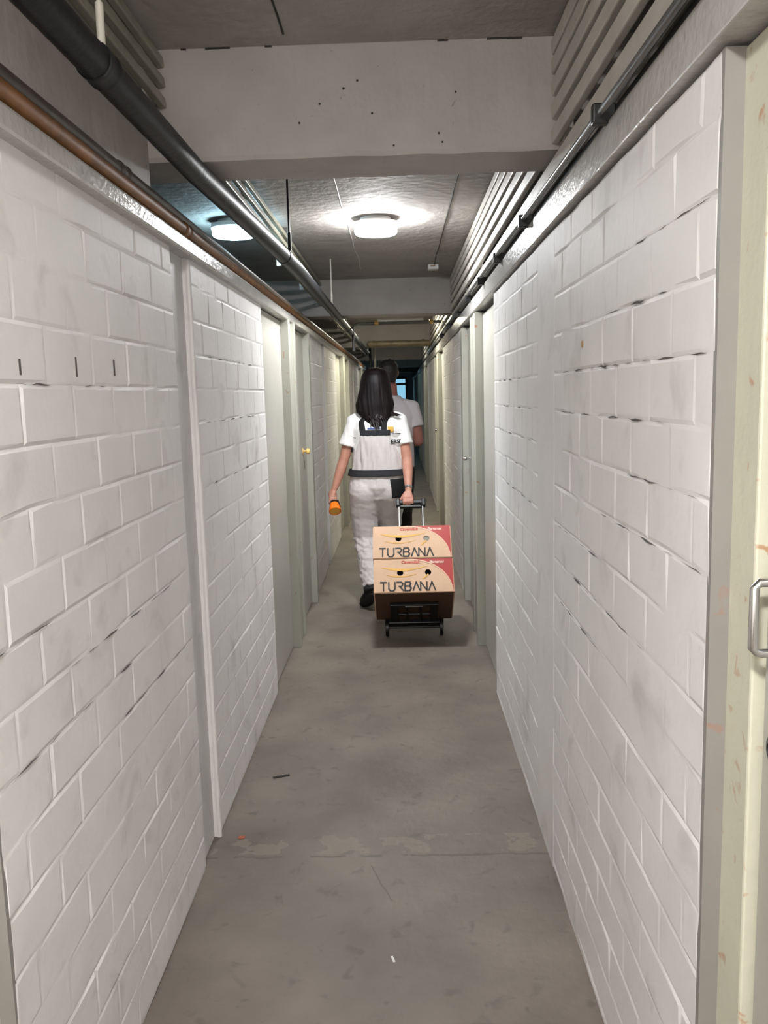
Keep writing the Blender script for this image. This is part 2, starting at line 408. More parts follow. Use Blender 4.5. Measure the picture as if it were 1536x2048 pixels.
# nearest doors, one on each side, cut by the frame of the photograph
dn[0] += 1
d = structure(empty('door_%d' % dn[0], (.505, .8, 0)), 'cream door at the right edge with a chrome pull handle')
MB().box(.512, .55, .35, 1.165, .008, 2.0).build('door_leaf', M['leaf'], d, bevel=.004)
MB().box(.497, .60, 1.175, 1.272, 0, 2.02).build('door_frame', M['frame_cream'], d, bevel=.004)
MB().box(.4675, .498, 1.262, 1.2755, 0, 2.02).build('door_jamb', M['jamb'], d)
MB().box(.497, .60, .25, .345, 0, 2.02).build('door_frame', M['frame_cream'], d, bevel=.004)
hb = MB()
hp = [(.512, 1.128, 1.283), (.485, 1.128, 1.283), (.478, 1.128, 1.276), (.478, 1.128, 1.19), (.485, 1.128, 1.183), (.512, 1.128, 1.183)]
for off in (0, ): hb.tube(hp, .0065, 12)
hb.box(.506, .514, 1.113, 1.143, 1.165, 1.30)
hb.build('door_handle', M['chrome'], d, smooth=True)
MB().lathe((.512, 1.118, 1.045), (-1, 0, 0), [(0, 0), (.021, 0), (.021, .006), (.012, .009), (.008, .003), (0, .003)], 24).build('lock_rosette', M['blackmetal'], d, smooth=True)
dn[0] += 1
d = structure(empty('door_%d' % dn[0], (-.71, .8, 0)), 'cream door at the lower left edge, mostly outside the photo')
MB().box(-.77, -.722, .35, 1.165, .008, 2.0).build('door_leaf', M['leaf'], d, bevel=.004)
MB().box(-.81, -.706, 1.175, 1.292, 0, 2.0).build('door_frame', M['frame_cream'], d, bevel=.004)
MB().box(-.706, -.6785, 1.284, 1.2965, 0, 2.0).build('door_jamb', M['jamb'], d)
MB().box(-.81, -.706, .25, .345, 0, 2.0).build('door_frame', M['frame_cream'], d, bevel=.004)
block_wall('wall_left', -1, -1.5, .25, ZRL, 1.6, None, 51); block_wall('wall_right', 1, -1.5, .25, ZRR, 1.6, None, 52)

# corridor end with a daylit glazed door
structure(MB().box(-2.7, 2.3, END, END + .12, 0, ZC).build('wall_end', M['concrete_raw']))
r = structure(empty('door_%d' % (dn[0] + 1), (-.1, END - .02, 0)), 'blue daylit glazed door at the far end of the corridor')
MB().box(-.30, .20, END - .03, END - .01, .1, 1.86).build('door_pane', M['glass_day'], r)
MB().box(-.30, .20, END - .03, END - .01, 1.93, 2.06).build('door_pane', M['glass_day'], r)
fb = MB(); fb.box(-.36, -.30, END - .05, END, 0, 2.12); fb.box(.20, .26, END - .05, END, 0, 2.12); fb.box(-.30, .20, END - .05, END, 2.06, 2.12); fb.box(-.30, .20, END - .05, END, 1.86, 1.93); fb.box(-.30, .20, END - .05, END, 0, .1)
fb.build('door_frame', M['blackmetal'], r)

# ---------------------------------------------------------------- slatted screens over the walls
def screen(side, y0, y1, zs, label, h=.038):
    if side < 0: h = .030
    X = -.65 if side < 0 else .45
    r = empty('slatted_screen', (X, y0, zs[-1])); tag(r, label, 'screen', 'slatted screens between wall and ceiling')
    for z in zs:
        t = .022; mtx = Matrix.Translation((X + side * .012, 0, z)) @ Matrix.Rotation(side * math.radians(6 if side < 0 else -4), 4, 'Y')
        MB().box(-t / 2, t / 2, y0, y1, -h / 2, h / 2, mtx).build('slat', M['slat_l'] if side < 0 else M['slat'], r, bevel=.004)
    n = max(2, int((y1 - y0) / 1.1))
    for i in range(n + 1):
        y = y0 + .03 + (y1 - y0 - .06) * i / n
        MB().box(X + side * .03, X + side * .055, y - .02, y + .02, zs[-1] - .02, ZC).build('batten', M['slat'], r)
ZR_ = [2.508, 2.455, 2.398, 2.335, 2.268]; ZL_ = [2.505, 2.450, 2.395, 2.338]
bays = [(-.9, 2.54), (2.785, 2.54 + PER), (2.785 + PER, 2.54 + 2 * PER), (2.785 + 2 * PER, 2.54 + 3 * PER)]
bl = ['in front of the first beam', 'between the first and second beams', 'between the second and third beams', 'beyond the third beam']
for (a, c), t in zip(bays, bl):
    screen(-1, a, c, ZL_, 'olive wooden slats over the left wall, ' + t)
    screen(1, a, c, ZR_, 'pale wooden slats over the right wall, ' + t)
tag(MB().box(.462, .486, -.9, 17, 2.168, 2.222).build('wooden_rail', M['slat'], bevel=.004), 'long grey wooden rail below the right slats, behind the conduit', 'rail')
tag(MB().box(.490, .50, -.9, 17, 2.108, 2.168).build('gap_shade', M['blackmetal']), 'dark sheet standing in for shade in the gap above the right lintel band', 'sheet')  # sheet added to give the gap above the lintel its shade

structure(MB().box(-.74, -.712, -1.5, 2.54, 2.055, ZC).build('wall_left', M['beam']), 'closed grey panel over the left ledge before the first beam')

# ---------------------------------------------------------------- pipes
def pipe_run(pts, r, name, m, label, n=20, couplings=(), cr=None, parent=None):
    ro = empty(name, pts[0]); tag(ro, label, 'pipe')
    MB().tube(pts, r, n).build('pipe_tube', m, ro, smooth=True)
    for c in couplings:
        i = 0
        while i < len(pts) - 2 and pts[i + 1][1] < c: i += 1
        p, q = Vector(pts[i]), Vector(pts[i + 1]); t = (c - p.y) / (q.y - p.y); P_ = p.lerp(q, t); d = (q - p).normalized()
        cr_ = cr or r * 1.22
        MB().lathe(P_, d, [(r, -.032), (cr_, -.03), (cr_, -.02), (r * 1.08, -.016), (r * 1.08, .016), (cr_, .02), (cr_, .03), (r, .032)], 20).build('pipe_coupling', m, ro, smooth=True)
    return ro
bp = [(-.568, -.9, 2.195), (-.568, 2.5, 2.195), (-.505, 4.4, 2.195), (-.49, 8.0, 2.19), (-.48, 14.0, 2.19)]
pipe_run(bp, .0335, 'drain_pipe', M['pipe_black'], 'thick black pipe hanging under the ceiling along the left side', 24, (1.72, 4.0, 8.2), .037)
pipe_run([(-.672, -.9, 2.083), (-.672, 17, 2.083)], .0195, 'heating_pipe', M['pipe_orange'], 'rusty orange brown pipe lying on the left ledge', 16, (2.75, 5.2))
pipe_run([(-.690, -.9, 2.125), (-.690, 17, 2.125)], .017, 'conduit_pipe', M['pipe_mauve'], 'dull brown grey pipe just above the rusty orange pipe', 16, (2.2,))
co = pipe_run([(.432, -.9, 2.118), (.432, 2.0, 2.12), (.432, 5, 2.14), (.432, 13, 2.15)], .009, 'conduit_pipe', M['pipe_grey'], 'thin grey metal conduit clipped above the right lintel band', 12)
for y in (.85, 1.87, 2.97, 3.75, 4.49, 5.3, 6.3, 7.4, 8.6):
    MB().box(.417, .466, y - .012, y + .012, 2.10, 2.142).build('conduit_clamp', M['blackmetal'], co, bevel=.004)
# hanger rods of the black pipe
for i, (x, y, m, lab) in enumerate(((-.553, 1.70, M['rod'], 'pale hanger rod above the black pipe, nearest the camera'),
                       (-.492, 4.0, M['blackmetal'], 'dark hanger rod above the black pipe beyond the first beam'),
                       (-.482, 6.3, M['rod'], 'pale hanger rod above the black pipe before the second beam'))):
    rr = empty('hanger_rod', (x, y, 2.23)); tag(rr, lab, 'rod')
    MB().tube([(x, y, 2.22), (x, y, ZC)], .005, 10).build('rod', m, rr, smooth=True)
    MB().tube([(x, y, 2.222), (x, y, 2.30)], .008, 10).build('rod_sleeve', m, rr, smooth=True)
# pipes that cross overhead
cp = empty('crossing_pipe', (-.4, 8.75, 2.31)); tag(cp, 'bright metal pipe crossing the corridor just behind the second beam', 'pipe')
MB().tube([(-.46, 8.75, 2.0), (-.46, 8.75, 2.24), (-.44, 8.75, 2.262), (-.40, 8.75, 2.275), (.44, 8.75, 2.275)], .014, 14).build('pipe_tube', M['pipe_grey'], cp, smooth=True)
MB().tube([(-.21, 8.74, 2.305), (.26, 8.74, 2.305)], .013, 12).build('upper_tube', M['housing'], cp, smooth=True)
for x in (-.22, .34): MB().lathe((x, 8.75, 2.278), (1, 0, 0), [(.013, -.022), (.022, -.018), (.022, .018), (.013, .022)], 14).build('pipe_fitting', M['brass'], cp, smooth=True)
c2 = empty('crossing_pipe', (-.5, 12.1, 2.27)); tag(c2, 'dull cream pipe crossing the corridor below the third beam', 'pipe')
MB().tube([(-.43, 12.1, 2.265), (.45, 12.1, 2.265)], .042, 16).build('pipe_tube', M['pipe_cream'], c2, smooth=True)
for x in (-.35, .02, .35): MB().lathe((x, 12.1, 2.265), (1, 0, 0), [(.04, -.02), (.05, -.018), (.05, .018), (.04, .02)], 14).build('pipe_collar', M['pipe_cream'], c2, smooth=True)
for x, lab in ((-.44, 'dark upright pipe hanging at the left of the cream crossing pipe'), (-.37, 'pale upright pipe beside the dark hanging one')):
    tag(MB().tube([(x, 13.2, 1.95), (x, 13.2, 2.54)], .018, 12).build('drop_pipe', M['blackmetal'] if x < -.4 else M['rod'], smooth=True), lab, 'pipe')

# ---------------------------------------------------------------- ceiling lamps
def lamp(x, y, col, strength, label, r=.12):
    ro = empty('ceiling_lamp', (x, y, ZC)); tag(ro, label, 'lamp', 'round ceiling lamps')
    MB().lathe((x, y, ZC), (0, 0, -1), [(0, 0), (r * .72, 0), (r * .72, .022), (r * 1.03, .024), (r * 1.05, .046), (r * 1.0, .052), (0, .052)], 40).build('lamp_housing', M['housing'], ro, smooth=True)
    m = mat('lamp_diffuser', (.9, .9, .9), .5, emis=col, estr=strength)
    MB().lathe((x, y, ZC), (0, 0, -1), [(0, .050), (r * .98, .050), (r, .053), (r, .078), (r * .94, .088), (r * .6, .093), (0, .094)], 40).build('lamp_diffuser', m, ro, smooth=True)
lamp(-.26, -.30, LAMP_COL[0], LAMP * 1.95, 'round white ceiling lamp behind the camera')
lamp(-.113, 4.93, LAMP_COL[1], LAMP * 1.08, 'round glowing white lamp on the ceiling beyond the first beam')
lamp(-.113, 4.93 + PER, LAMP_COL[2], LAMP * 1.15, 'round lamp hidden behind the second beam')
lamp(-.113, 4.93 + 2 * PER, LAMP_COL[3], LAMP * .35, 'round lamp hidden behind the third beam')
lamp(-.91, 4.87, CELL_COL, LAMP * .35, 'bluish white lamp seen above the left ledge, past the black pipe')
lamp(-.11, 4.93 + 3 * PER, (.45, .85, 1.0), LAMP * .12, 'dim bluish lamp added to tint the far corridor')  # added lamp that brings a teal tint to the far corridor
# small junction box on the ceiling near the second beam
jb = empty('junction_box', (.285, 6.75, ZC)); tag(jb, 'small grey box on the ceiling before the second beam', 'box')
MB().box(.245, .325, 6.70, 6.80, ZC - .035, ZC).build('box_body', M['column'], jb, bevel=.004)
MB().box(.262, .300, 6.697, 6.70, ZC - .018, ZC - .008).build('box_label', M['pipe_orange'], jb)
# ceiling seam (a real raised sealant line)
pts = [(.29 + .012 * noise.noise(Vector((0, y * 2.3, 0))), y, ZC - .001) for y in [2.8 + i * .06 for i in range(68)]]
structure(MB().tube(pts, [.0035 + .003 * noise.noise(Vector((1, y[1] * 9, 0))) for y in pts], 6).build('trim_3', M['darkscrap']), 'dark ragged seam along the ceiling')
pts = [(-.28 + .01 * noise.noise(Vector((5, y * 2.3, 0))), y, ZC - .001) for y in [2.8 + i * .06 for i in range(68)]]
structure(MB().tube(pts, .0022, 6).build('trim_4', M['column']), 'thin board mark along the ceiling')
pts = [(-.30 + .01 * noise.noise(Vector((7, y * 2.3, 0))), y, ZC - .001) for y in [1.2 + i * .06 for i in range(22)]]
structure(MB().tube(pts, .003, 6).build('trim_5', M['darkscrap']), 'board mark on the ceiling before the first beam')
for x0, x1 in ((-.60, -.585), (-.53, -.46), (-.36, -.34), (.13, .16), (.27, .37)):
    structure(MB().box(x0, x1, 2.534, 2.545, ZC - .0035, ZC).build('trim_6', M['darkscrap']), 'short dark gap between first beam and ceiling')
for i, (x, z) in enumerate(((.02, 2.44), (.06, 2.35), (-.09, 2.38), (.25, 2.29), (.26, 2.265), (.12, 2.26), (-.02, 2.42), (-.15, 2.33), (.3, 2.40))):
    structure(MB().lathe((x - .12, 2.541, z), (0, -1, 0), [(0, 0), (.004, 0), (.003, .003), (0, .004)], 8).build('trim_7', M['darkscrap']), 'dark pit in the face of the first beam')

# small things on the floor
tag(MB().box(-.035, .035, -.007, .007, 0, .004, Matrix.Translation((-.525, 3.27, 0)) @ Matrix.Rotation(.35, 4, 'Z')).build('scrap', M['darkscrap'], bevel=.002), 'small black scrap lying on the floor near the left wall', 'scrap')
tag(MB().box(-.012, .012, -.009, .009, 0, .004, Matrix.Translation((-.60, 2.79, 0))).build('scrap', M['redscrap'], bevel=.002), 'reddish crumb on the floor at the foot of the left column', 'scrap')
tag(MB().box(-.003, .003, -.014, .014, 0, .002, Matrix.Translation((-.005, 1.83, 0)) @ Matrix.Rotation(.4, 4, 'Z')).build('scrap', M['whitescrap']), 'tiny white sliver on the floor close to the camera', 'scrap')
tag(MB().box(-.003, .003, -.012, .012, 0, .002, Matrix.Translation((-.055, 2.13, 0)) @ Matrix.Rotation(.3, 4, 'Z')).build('scrap', M['whitescrap']), 'tiny white sliver in the middle of the floor below the crack', 'scrap')

# ---------------------------------------------------------------- cart and boxes
AL = math.radians(50)
ROT = (-(PI / 2 - AL), 0, 0)
P0 = Vector((.060, 5.30, .10))
cart = empty('hand_cart', P0, ROT); tag(cart, 'black folding hand cart with chrome handle carrying two fruit boxes', 'cart')
def L(mb, name, m, smooth=False, bevel=0, parent=cart): return mb.build(name, m, parent, smooth, bevel, local=True)
for sx in (-1, 1):
    L(MB().tube([(sx * .098, .012, 0), (sx * .098, .012, .55)], .012, 12), 'lower_rail', M['blackmetal'], True)
    L(MB().tube([(sx * .083, .012, .45), (sx * .083, .012, .905)], .0085, 12), 'handle_tube', M['chrome'], True)
    fk = MB(); fk.box(sx * .175 - .012, sx * .175 + .012, -.03, .03, -.06, .02); L(fk, 'wheel_fork', M['blackmetal'], bevel=.004)
    wh = L(MB().lathe((sx * .175, .014, -.047), (1, 0, 0), [(0, -.010), (.02, -.010), (.045, -.008), (.055, -.010), (.056, 0), (.055, .010), (.045, .008), (.02, .010), (0, .010)], 28), 'wheel', M['blackmetal'], True)
    wh.location.x = sx * .0
L(MB().tube([(-.19, .014, -.047), (.19, .014, -.047)], .007, 10), 'axle', M['blackmetal'], True)
gr = MB().box(-.098, .098, -.004, .028, .895, .925); gr.box(-.105, -.075, -.008, .032, .875, .935); gr.box(.075, .105, -.008, .032, .875, .935)
L(gr, 'handle_grip', M['blackmetal'], bevel=.007)
L(MB().box(-.075, .075, .0, .024, .865, .885), 'handle_bridge', M['blackmetal'], bevel=.004)
pl = MB(); pl.box(-.05, -.035, -.25, .02, -.024, -.012); pl.box(.035, .05, -.25, .02, -.024, -.012); pl.box(-.13, .13, -.13, -.11, -.024, -.012); pl.box(-.15, -.10, -.25, .02, -.028, -.010); pl.box(.10, .15, -.25, .02, -.028, -.010); pl.box(-.15, .15, -.27, -.24, -.028, -.006)
L(pl, 'load_plate', M['blackmetal'], bevel=.003)
L(MB().box(-.055, .055, -.255, -.245, -.024, -.029), 'plate_slot', M['chrome'])
L(MB().box(-.19, .19, -.02, .04, -.035, .01), 'base_bar', M['blackmetal'], bevel=.006)

BW, BH, BD = .495, .236, .385
TUR = {'T': ([[(0, 1), (.95, 1)], [(.5, 1), (.5, 0)]], 1.0), 'U': ([[(0, 1), (0, .25), (.22, 0), (.78, 0), (1, .25), (1, 1)]], .95),
       'R': ([[(0, 1), (.75, 1), (.98, .78), (.78, .52), (.3, .52)], [(.45, .5), (1.05, 0)]], .95),
       'B': ([[(.05, 1), (.78, 1), (.92, .78), (.75, .54), (.05, .54)], [(.75, .54), (1, .28), (.78, 0), (0, 0), (0, .85)]], .95),
       'A': ([[(0, 0), (.52, 1), (1.05, 0)]], .95), 'N': ([[(0, 0), (0, 1), (1, 0), (1, 1)]], .95)}
def text_mesh(name, s, size, loc, rot, m, parent, ext=.0004, shear=0, bold=0):
    cu = bpy.data.curves.new(name, 'FONT'); cu.body = s; cu.size = size; cu.extrude = ext; cu.shear = shear; cu.offset = bold
    o = bpy.data.objects.new('t', cu); COL.objects.link(o)
    dg = bpy.context.evaluated_depsgraph_get(); me = bpy.data.meshes.new_from_object(o.evaluated_get(dg))
    bpy.data.objects.remove(o); bpy.data.curves.remove(cu)
    me.materials.clear(); me.materials.append(m)
    q = bpy.data.objects.new(name, me); COL.objects.link(q); q.parent = parent; q.location = loc; q.rotation_euler = rot
    return q
def fruit_box(zoff, label, holes, xo=0):
    r = empty('fruit_box', P0 + Vector((xo, 0, 0)) + Matrix.Rotation(ROT[0], 3, 'X') @ Vector((0, -.005, zoff)), ROT)
    tag(r, label, 'box', 'banana boxes on the hand cart')
    x0, x1, y0, y1 = -BW / 2, BW / 2, -BD, 0
    # outer sleeve as a shell so that the hand holes are real recesses, shade painted inside
    bm = bmesh.new(); me = bpy.data.meshes.new('box_body')
    sh = MB(); sh.box(x0, x1, y0, y1, 0, BH); bmesh.ops.recalc_face_normals(sh.bm, faces=sh.bm.faces)
    bmesh.ops.bevel(sh.bm, geom=[e for e in sh.bm.edges], offset=.004, segments=2, affect='EDGES')
    sh.bm.to_mesh(me); sh.bm.free(); me.materials.append(M['kraft']); me.materials.append(M['holeshade'])
    body = bpy.data.objects.new('box_body', me); COL.objects.link(body); body.parent = r
    cut = MB()
    for hx, hz, _ in holes: cut.lathe((hx, y0 - .01, hz), (0, 1, 0), [(0, 0), (.0195, 0), (.0195, .05), (0, .05)], 28)
    co_ = cut.build('cutter', M['holeshade'], local=True)
    co_.parent = r
    bpy.context.view_layer.update()
    md = body.modifiers.new('bool', 'BOOLEAN'); md.object = co_; md.operation = 'DIFFERENCE'; md.solver = 'EXACT'
    try: md.material_mode = 'TRANSFER'
    except Exception: pass
    dg = bpy.context.evaluated_depsgraph_get(); ev = body.evaluated_get(dg)
    nme = bpy.data.meshes.new_from_object(ev); body.modifiers.clear(); body.data = nme
    bpy.data.objects.remove(co_)
    bot = MB().box(x0 + .006, x1 - .006, y0 + .006, y1 - .006, -.002, .001).build('box_bottom', M['kraft_shaded'], r, local=True)
    F_ = y0 - .0012
    def U(u, v): return (x0 + u * BW, F_, v * BH)
    arc = [(.43 + .555 * math.sin(t), .985 * math.cos(t) + .01) for t in [i / 24 * math.radians(88) for i in range(25)]]
    # red corner field as a thin quad strip between the arc and the right/top border
    def bands(fn, name, m, th):
        mb = MB(); n = 48; prev = None
        for i in range(n + 1):
            u = .43 + .56 * i / n
            lo = fn(u)
            a = mb.bm.verts.new(U(u, min(lo[0], .988))); c = mb.bm.verts.new(U(u, min(lo[1], .988)))
            a2 = mb.bm.verts.new(Vector(U(u, min(lo[0], .988))) - Vector((0, th, 0))); c2 = mb.bm.verts.new(Vector(U(u, min(lo[1], .988))) - Vector((0, th, 0)))
            if prev:
                pa, pc, pa2, pc2 = prev
                mb.bm.faces.new((pa2, a2, c2, pc2)); mb.bm.faces.new((pa, pa2, a2, a)); mb.bm.faces.new((pc2, pc, c, c2))
            prev = (a, c, a2, c2)
        return mb.build(name, m, r, local=True)
    def av(u): 
        s_ = min(1, max(0, (u - .43) / .555)); return .01 + .975 * math.sqrt(max(0, 1 - s_ ** 2.1))
    bands(lambda u: (av(u), .99), 'red_corner', M['red'], .0004)
    bands(lambda u: (av(u) - .022 - .02 * (u - .43), av(u) + .006), 'pale_arc', M['rededge'], .0007)
    MB().box(x1 - .0002, x1 + .0008, y0 + .004, y1 - .004, .004, BH - .004).build('side_print', M['red'], r, local=True)
    # lettering
    mb = MB(); cx = .085; lw, lh = .078, .25
    for ch in 'TURBANA':
        strokes, adv = TUR[ch]
        for st in strokes:
            mb.strip([(x0 + (cx + px * lw) * BW, F_ - .0008, (.055 + py * lh) * BH) for px, py in st], .0085 if ch != 'B' else .010, .0005)
        cx += lw * adv + .026 - (.006 if ch in 'A' else 0)
    mb.build('brand_lettering', M['blackprint'], r, local=True)
    # banana outlines
    def crescent(u0, u1, v, sag, th, name):
        mb = MB(); n = 30; prev = None
        for i in range(n + 1):
            t = i / n; u = u0 + (u1 - u0) * t
            c = v - sag * math.sin(PI * t) + .03 * t; h_ = th * math.sin(PI * min(max(t, .04), .96)) ** .7 * (1.0 + .4 * math.cos(PI * t))
            a = mb.bm.verts.new(Vector(U(u, c - h_)) - Vector((0, .0004, 0))); d_ = mb.bm.verts.new(Vector(U(u, c + h_)) - Vector((0, .0004, 0)))
            if prev: mb.bm.faces.new((prev[0], a, d_, prev[1]))
            prev = (a, d_)
        return mb.build(name, M['yellowprint'], r, local=True)
    crescent(.10, .68, .74, .09, .035, 'banana_print'); crescent(.16, .55, .52, .07, .018, 'banana_print')
    mb = MB(); mb.strip([(x0 + u * BW, F_ - .0005, v * BH) for u, v in ((.62, .40), (.655, .46), (.68, .52))], .009, .0004); mb.build('banana_tip_print', M['yellowprint'], r, local=True)
    text_mesh('red_lettering', 'Cavendish', .028, (x0 + .345 * BW, F_ - .001, .855 * BH), (PI / 2, 0, 0), M['redtext'], r, shear=.2, bold=.0006)
    text_mesh('white_lettering', 'Bananas', .028, (x0 + .70 * BW, F_ - .001, .855 * BH), (PI / 2, 0, 0), M['whiteprint'], r, shear=.2, bold=.0006)
    for hx, hz, g in holes:
        if g: MB().lathe((hx, y0 + .004, hz), (0, 1, 0), [(0, 0), (.0192, 0), (.0192, .004), (0, .004)], 24).build('hole_liner', M['greydisc'], r, local=True)
    return r
h1 = [(-.085, .60 * BH, False), (.092, .595 * BH, True)]; h2 = [(-.083, .58 * BH, False), (.09, .585 * BH, False)]
fruit_box(.0, 'lower cardboard banana box with two dark round hand holes', h2)
fruit_box(BH + .004, 'upper cardboard banana box with one grey filled hand hole', h1, -.004)

# ---------------------------------------------------------------- people
def vox(name, parts, voxel, m, parent, smooth=4, fn=None):
    """parts: list of ('cap', p0, r0, p1, r1) or ('loft', [(center, ru, rv, u, v), ...]); one continuous surface"""
    bm = bmesh.new()
    for p in parts:
        if p[0] == 'cap':
            p0, r0, p1, r1 = Vector(p[1]), p[2], Vector(p[3]), p[4]
            d = p1 - p0; ln = d.length; d = d.normalized() if ln > 1e-6 else Vector((0, 0, 1))
            ref = Vector((0, 0, 1)) if abs(d.z) < .9 else Vector((1, 0, 0)); u = (ref - d * ref.dot(d)).normalized(); v = d.cross(u)
            secs = []
            for i in range(6):
                a = -PI / 2 + PI / 2 * i / 5; secs.append((p0 + d * r0 * math.sin(a), max(r0 * math.cos(a), 1e-4)))
            for i in range(6):
                a = PI / 2 * i / 5; secs.append((p1 + d * r1 * math.sin(a), max(r1 * math.cos(a), 1e-4)))
            rings = [[bm.verts.new(c + (u * math.cos(2 * PI * k / 16) + v * math.sin(2 * PI * k / 16)) * r) for k in range(16)] for c, r in secs]
        else:
            rings = []
            for c, ru, rv, u, v in p[1]:
                rings.append([bm.verts.new(Vector(c) + Vector(u) * ru * math.cos(2 * PI * k / 28) + Vector(v) * rv * math.sin(2 * PI * k / 28)) for k in range(28)])
        fs = []
        for a, b_ in zip(rings, rings[1:]):
            n = len(a)
            for k in range(n): fs.append(bm.faces.new((a[k], a[(k + 1) % n], b_[(k + 1) % n], b_[k])))
        fs.append(bm.faces.new(list(reversed(rings[0])))); fs.append(bm.faces.new(rings[-1]))
        bmesh.ops.recalc_face_normals(bm, faces=fs)
    off = Vector(parent.location) if parent else Vector((0, 0, 0))
    me = bpy.data.meshes.new(name); bm.to_mesh(me); bm.free(); me.materials.append(m)
    o = bpy.data.objects.new(name, me); COL.objects.link(o)
    rm = o.modifiers.new('remesh', 'REMESH'); rm.mode = 'VOXEL'; rm.voxel_size = voxel
    if smooth: sm = o.modifiers.new('smooth', 'SMOOTH'); sm.iterations = smooth; sm.factor = .5
    dg = bpy.context.evaluated_depsgraph_get(); nme = bpy.data.meshes.new_from_object(o.evaluated_get(dg))
    o.modifiers.clear(); o.data = nme
    if fn:
        nrm = [v.normal.copy() for v in nme.vertices]
        for v, n in zip(nme.vertices, nrm):
            d = fn(v.co.copy(), n)
            v.co += n * d if not isinstance(d, Vector) else d
    for v in nme.vertices: v.co -= off
    if not nme.materials: nme.materials.append(m)
    for p in nme.polygons: p.use_smooth = True
    o.parent = parent
    return o

X_, Y_, Z_ = Vector((1, 0, 0)), Vector((0, 1, 0)), Vector((0, 0, 1))
def hring(x, y, z, rx, ry): return (Vector((x, y, z)), rx, ry, X_, Y_)
def curve_hand(wrist, c, a, s, t, R=.022, scale=1.0, thumb=1):
    """hand whose fingers wrap around a bar: c centre, a axis, s direction towards the palm, t sweep direction of the fingers"""
    wrist, c, a, s, t = Vector(wrist), Vector(c), Vector(a).normalized(), Vector(s).normalized(), Vector(t).normalized()
    out = []; k = scale
    offs = [-.030, -.010, .010, .030]; lens = [.92, 1.0, .95, .78]
    for i, (o_, ln) in enumerate(zip(offs, lens)):
        base = c + a * o_ * k
        kn = base + s * (R + .004) - t * .018 * k
        out.append(('cap', wrist, .019 * k, kn, .0125 * k))
        prev = kn; r = .0095 * k
        for th in (35, 95, 155):
            th2 = math.radians(th * ln)
            q = base + (s * math.cos(th2) + t * math.sin(th2)) * (R + .003) + a * .001 * i
            out.append(('cap', prev, r, q, r * .92)); prev = q; r *= .92
    pm = (wrist + c + s * R) / 2 + a * (-.024 * k * thumb)
    th0 = wrist.lerp(c + s * R, .35) + a * (-.018 * k * thumb)
    th1 = c + s * (R * .9) + a * (-.048 * k * thumb) - t * .028 * k
    th2_ = c - t * (R + .006) + a * (-.040 * k * thumb) - s * .004
    th3 = c - t * (R + .004) - s * .020 * k + a * (-.030 * k * thumb)
    out += [('cap', th0, .014 * k, th1, .0115 * k), ('cap', th1, .0112 * k, th2_, .0102 * k), ('cap', th2_, .0100 * k, th3, .0088 * k)]
    return out

# ----- the woman
WX, WY = -.170, 6.18
W = empty('person', (WX, WY, 0)); tag(W, 'person with long dark hair in white overalls pulling the cart, seen from behind', 'person')
shL, shR = Vector((-.335, 6.19, 1.355)), Vector((-.008, 6.19, 1.36))
elL, elR = Vector((-.425, 6.17, 1.075)), Vector((.045, 6.13, 1.075))
bar = Vector((.040, 5.30 + math.cos(AL) * .91 - .012 * math.sin(AL) * 0, .10 + math.sin(AL) * .91))
wrL, wrR = Vector((-.492, 6.12, .880)), Vector((.047, 5.955, .872))
lh = Vector((-.502, 6.105, .812))
body = []
body.append(('loft', [hring(WX, WY - .00, .80, .12, .09), hring(WX, WY, .84, .175, .115), hring(WX, WY, .88, .195, .13), hring(WX, WY, .98, .165, .11), hring(WX, WY, 1.05, .15, .10),
                      hring(WX, WY, 1.18, .165, .11), hring(WX, WY, 1.30, .18, .11), hring(WX, WY + .0, 1.37, .165, .09), hring(WX, WY + .01, 1.42, .08, .06), hring(WX, WY + .015, 1.46, .052, .052), hring(WX, WY + .02, 1.54, .050, .055)]))
# head with a face (turned away from the camera)
HC = Vector((WX - .006, WY + .035, 1.605))
body.append(('loft', [hring(HC.x, HC.y + .03, 1.50, .035, .045), hring(HC.x, HC.y + .025, 1.53, .055, .07), hring(HC.x, HC.y + .01, 1.57, .068, .088), hring(HC.x, HC.y, 1.62, .075, .098), hring(HC.x, HC.y, 1.665, .073, .096), hring(HC.x, HC.y - .002, 1.70, .055, .075), hring(HC.x, HC.y - .004, 1.718, .025, .035)]))
body += [('cap', HC + Vector((0, .088, .01)), .010, HC + Vector((0, .112, -.022)), .012), ('cap', HC + Vector((-.02, .092, -.055)), .008, HC + Vector((.02, .092, -.055)), .008),
         ('cap', HC + Vector((-.074, -.0, -.01)), .012, HC + Vector((-.074, .005, .02)), .014), ('cap', HC + Vector((.074, -.0, -.01)), .012, HC + Vector((.074, .005, .02)), .014),
         ('cap', HC + Vector((-.035, .082, .022)), .012, HC + Vector((-.02, .086, .022)), .011), ('cap', HC + Vector((.02, .086, .022)), .011, HC + Vector((.035, .082, .022)), .012)]
for sh, el, wr in ((shL, elL, wrL), (shR, elR, wrR)):
    body += [('cap', sh, .052, sh.lerp(el, .5), .045), ('cap', sh.lerp(el, .5), .045, el, .038), ('cap', el, .039, el.lerp(wr, .35), .038), ('cap', el.lerp(wr, .35), .038, wr, .0245)]
hipL, hipR = Vector((-.265, 6.18, .86)), Vector((-.085, 6.18, .86))
knL, anL = Vector((-.275, 6.22, .475)), Vector((-.222, 5.955, .165))
knR, anR = Vector((-.10, 6.34, .49)), Vector((-.11, 6.50, .10))
for h_, k_, a_ in ((hipL, knL, anL), (hipR, knR, anR)):
    body += [('cap', h_, .092, k_, .056), ('cap', k_, .056, k_.lerp(a_, .35), .055), ('cap', k_.lerp(a_, .35), .055, a_, .036)]
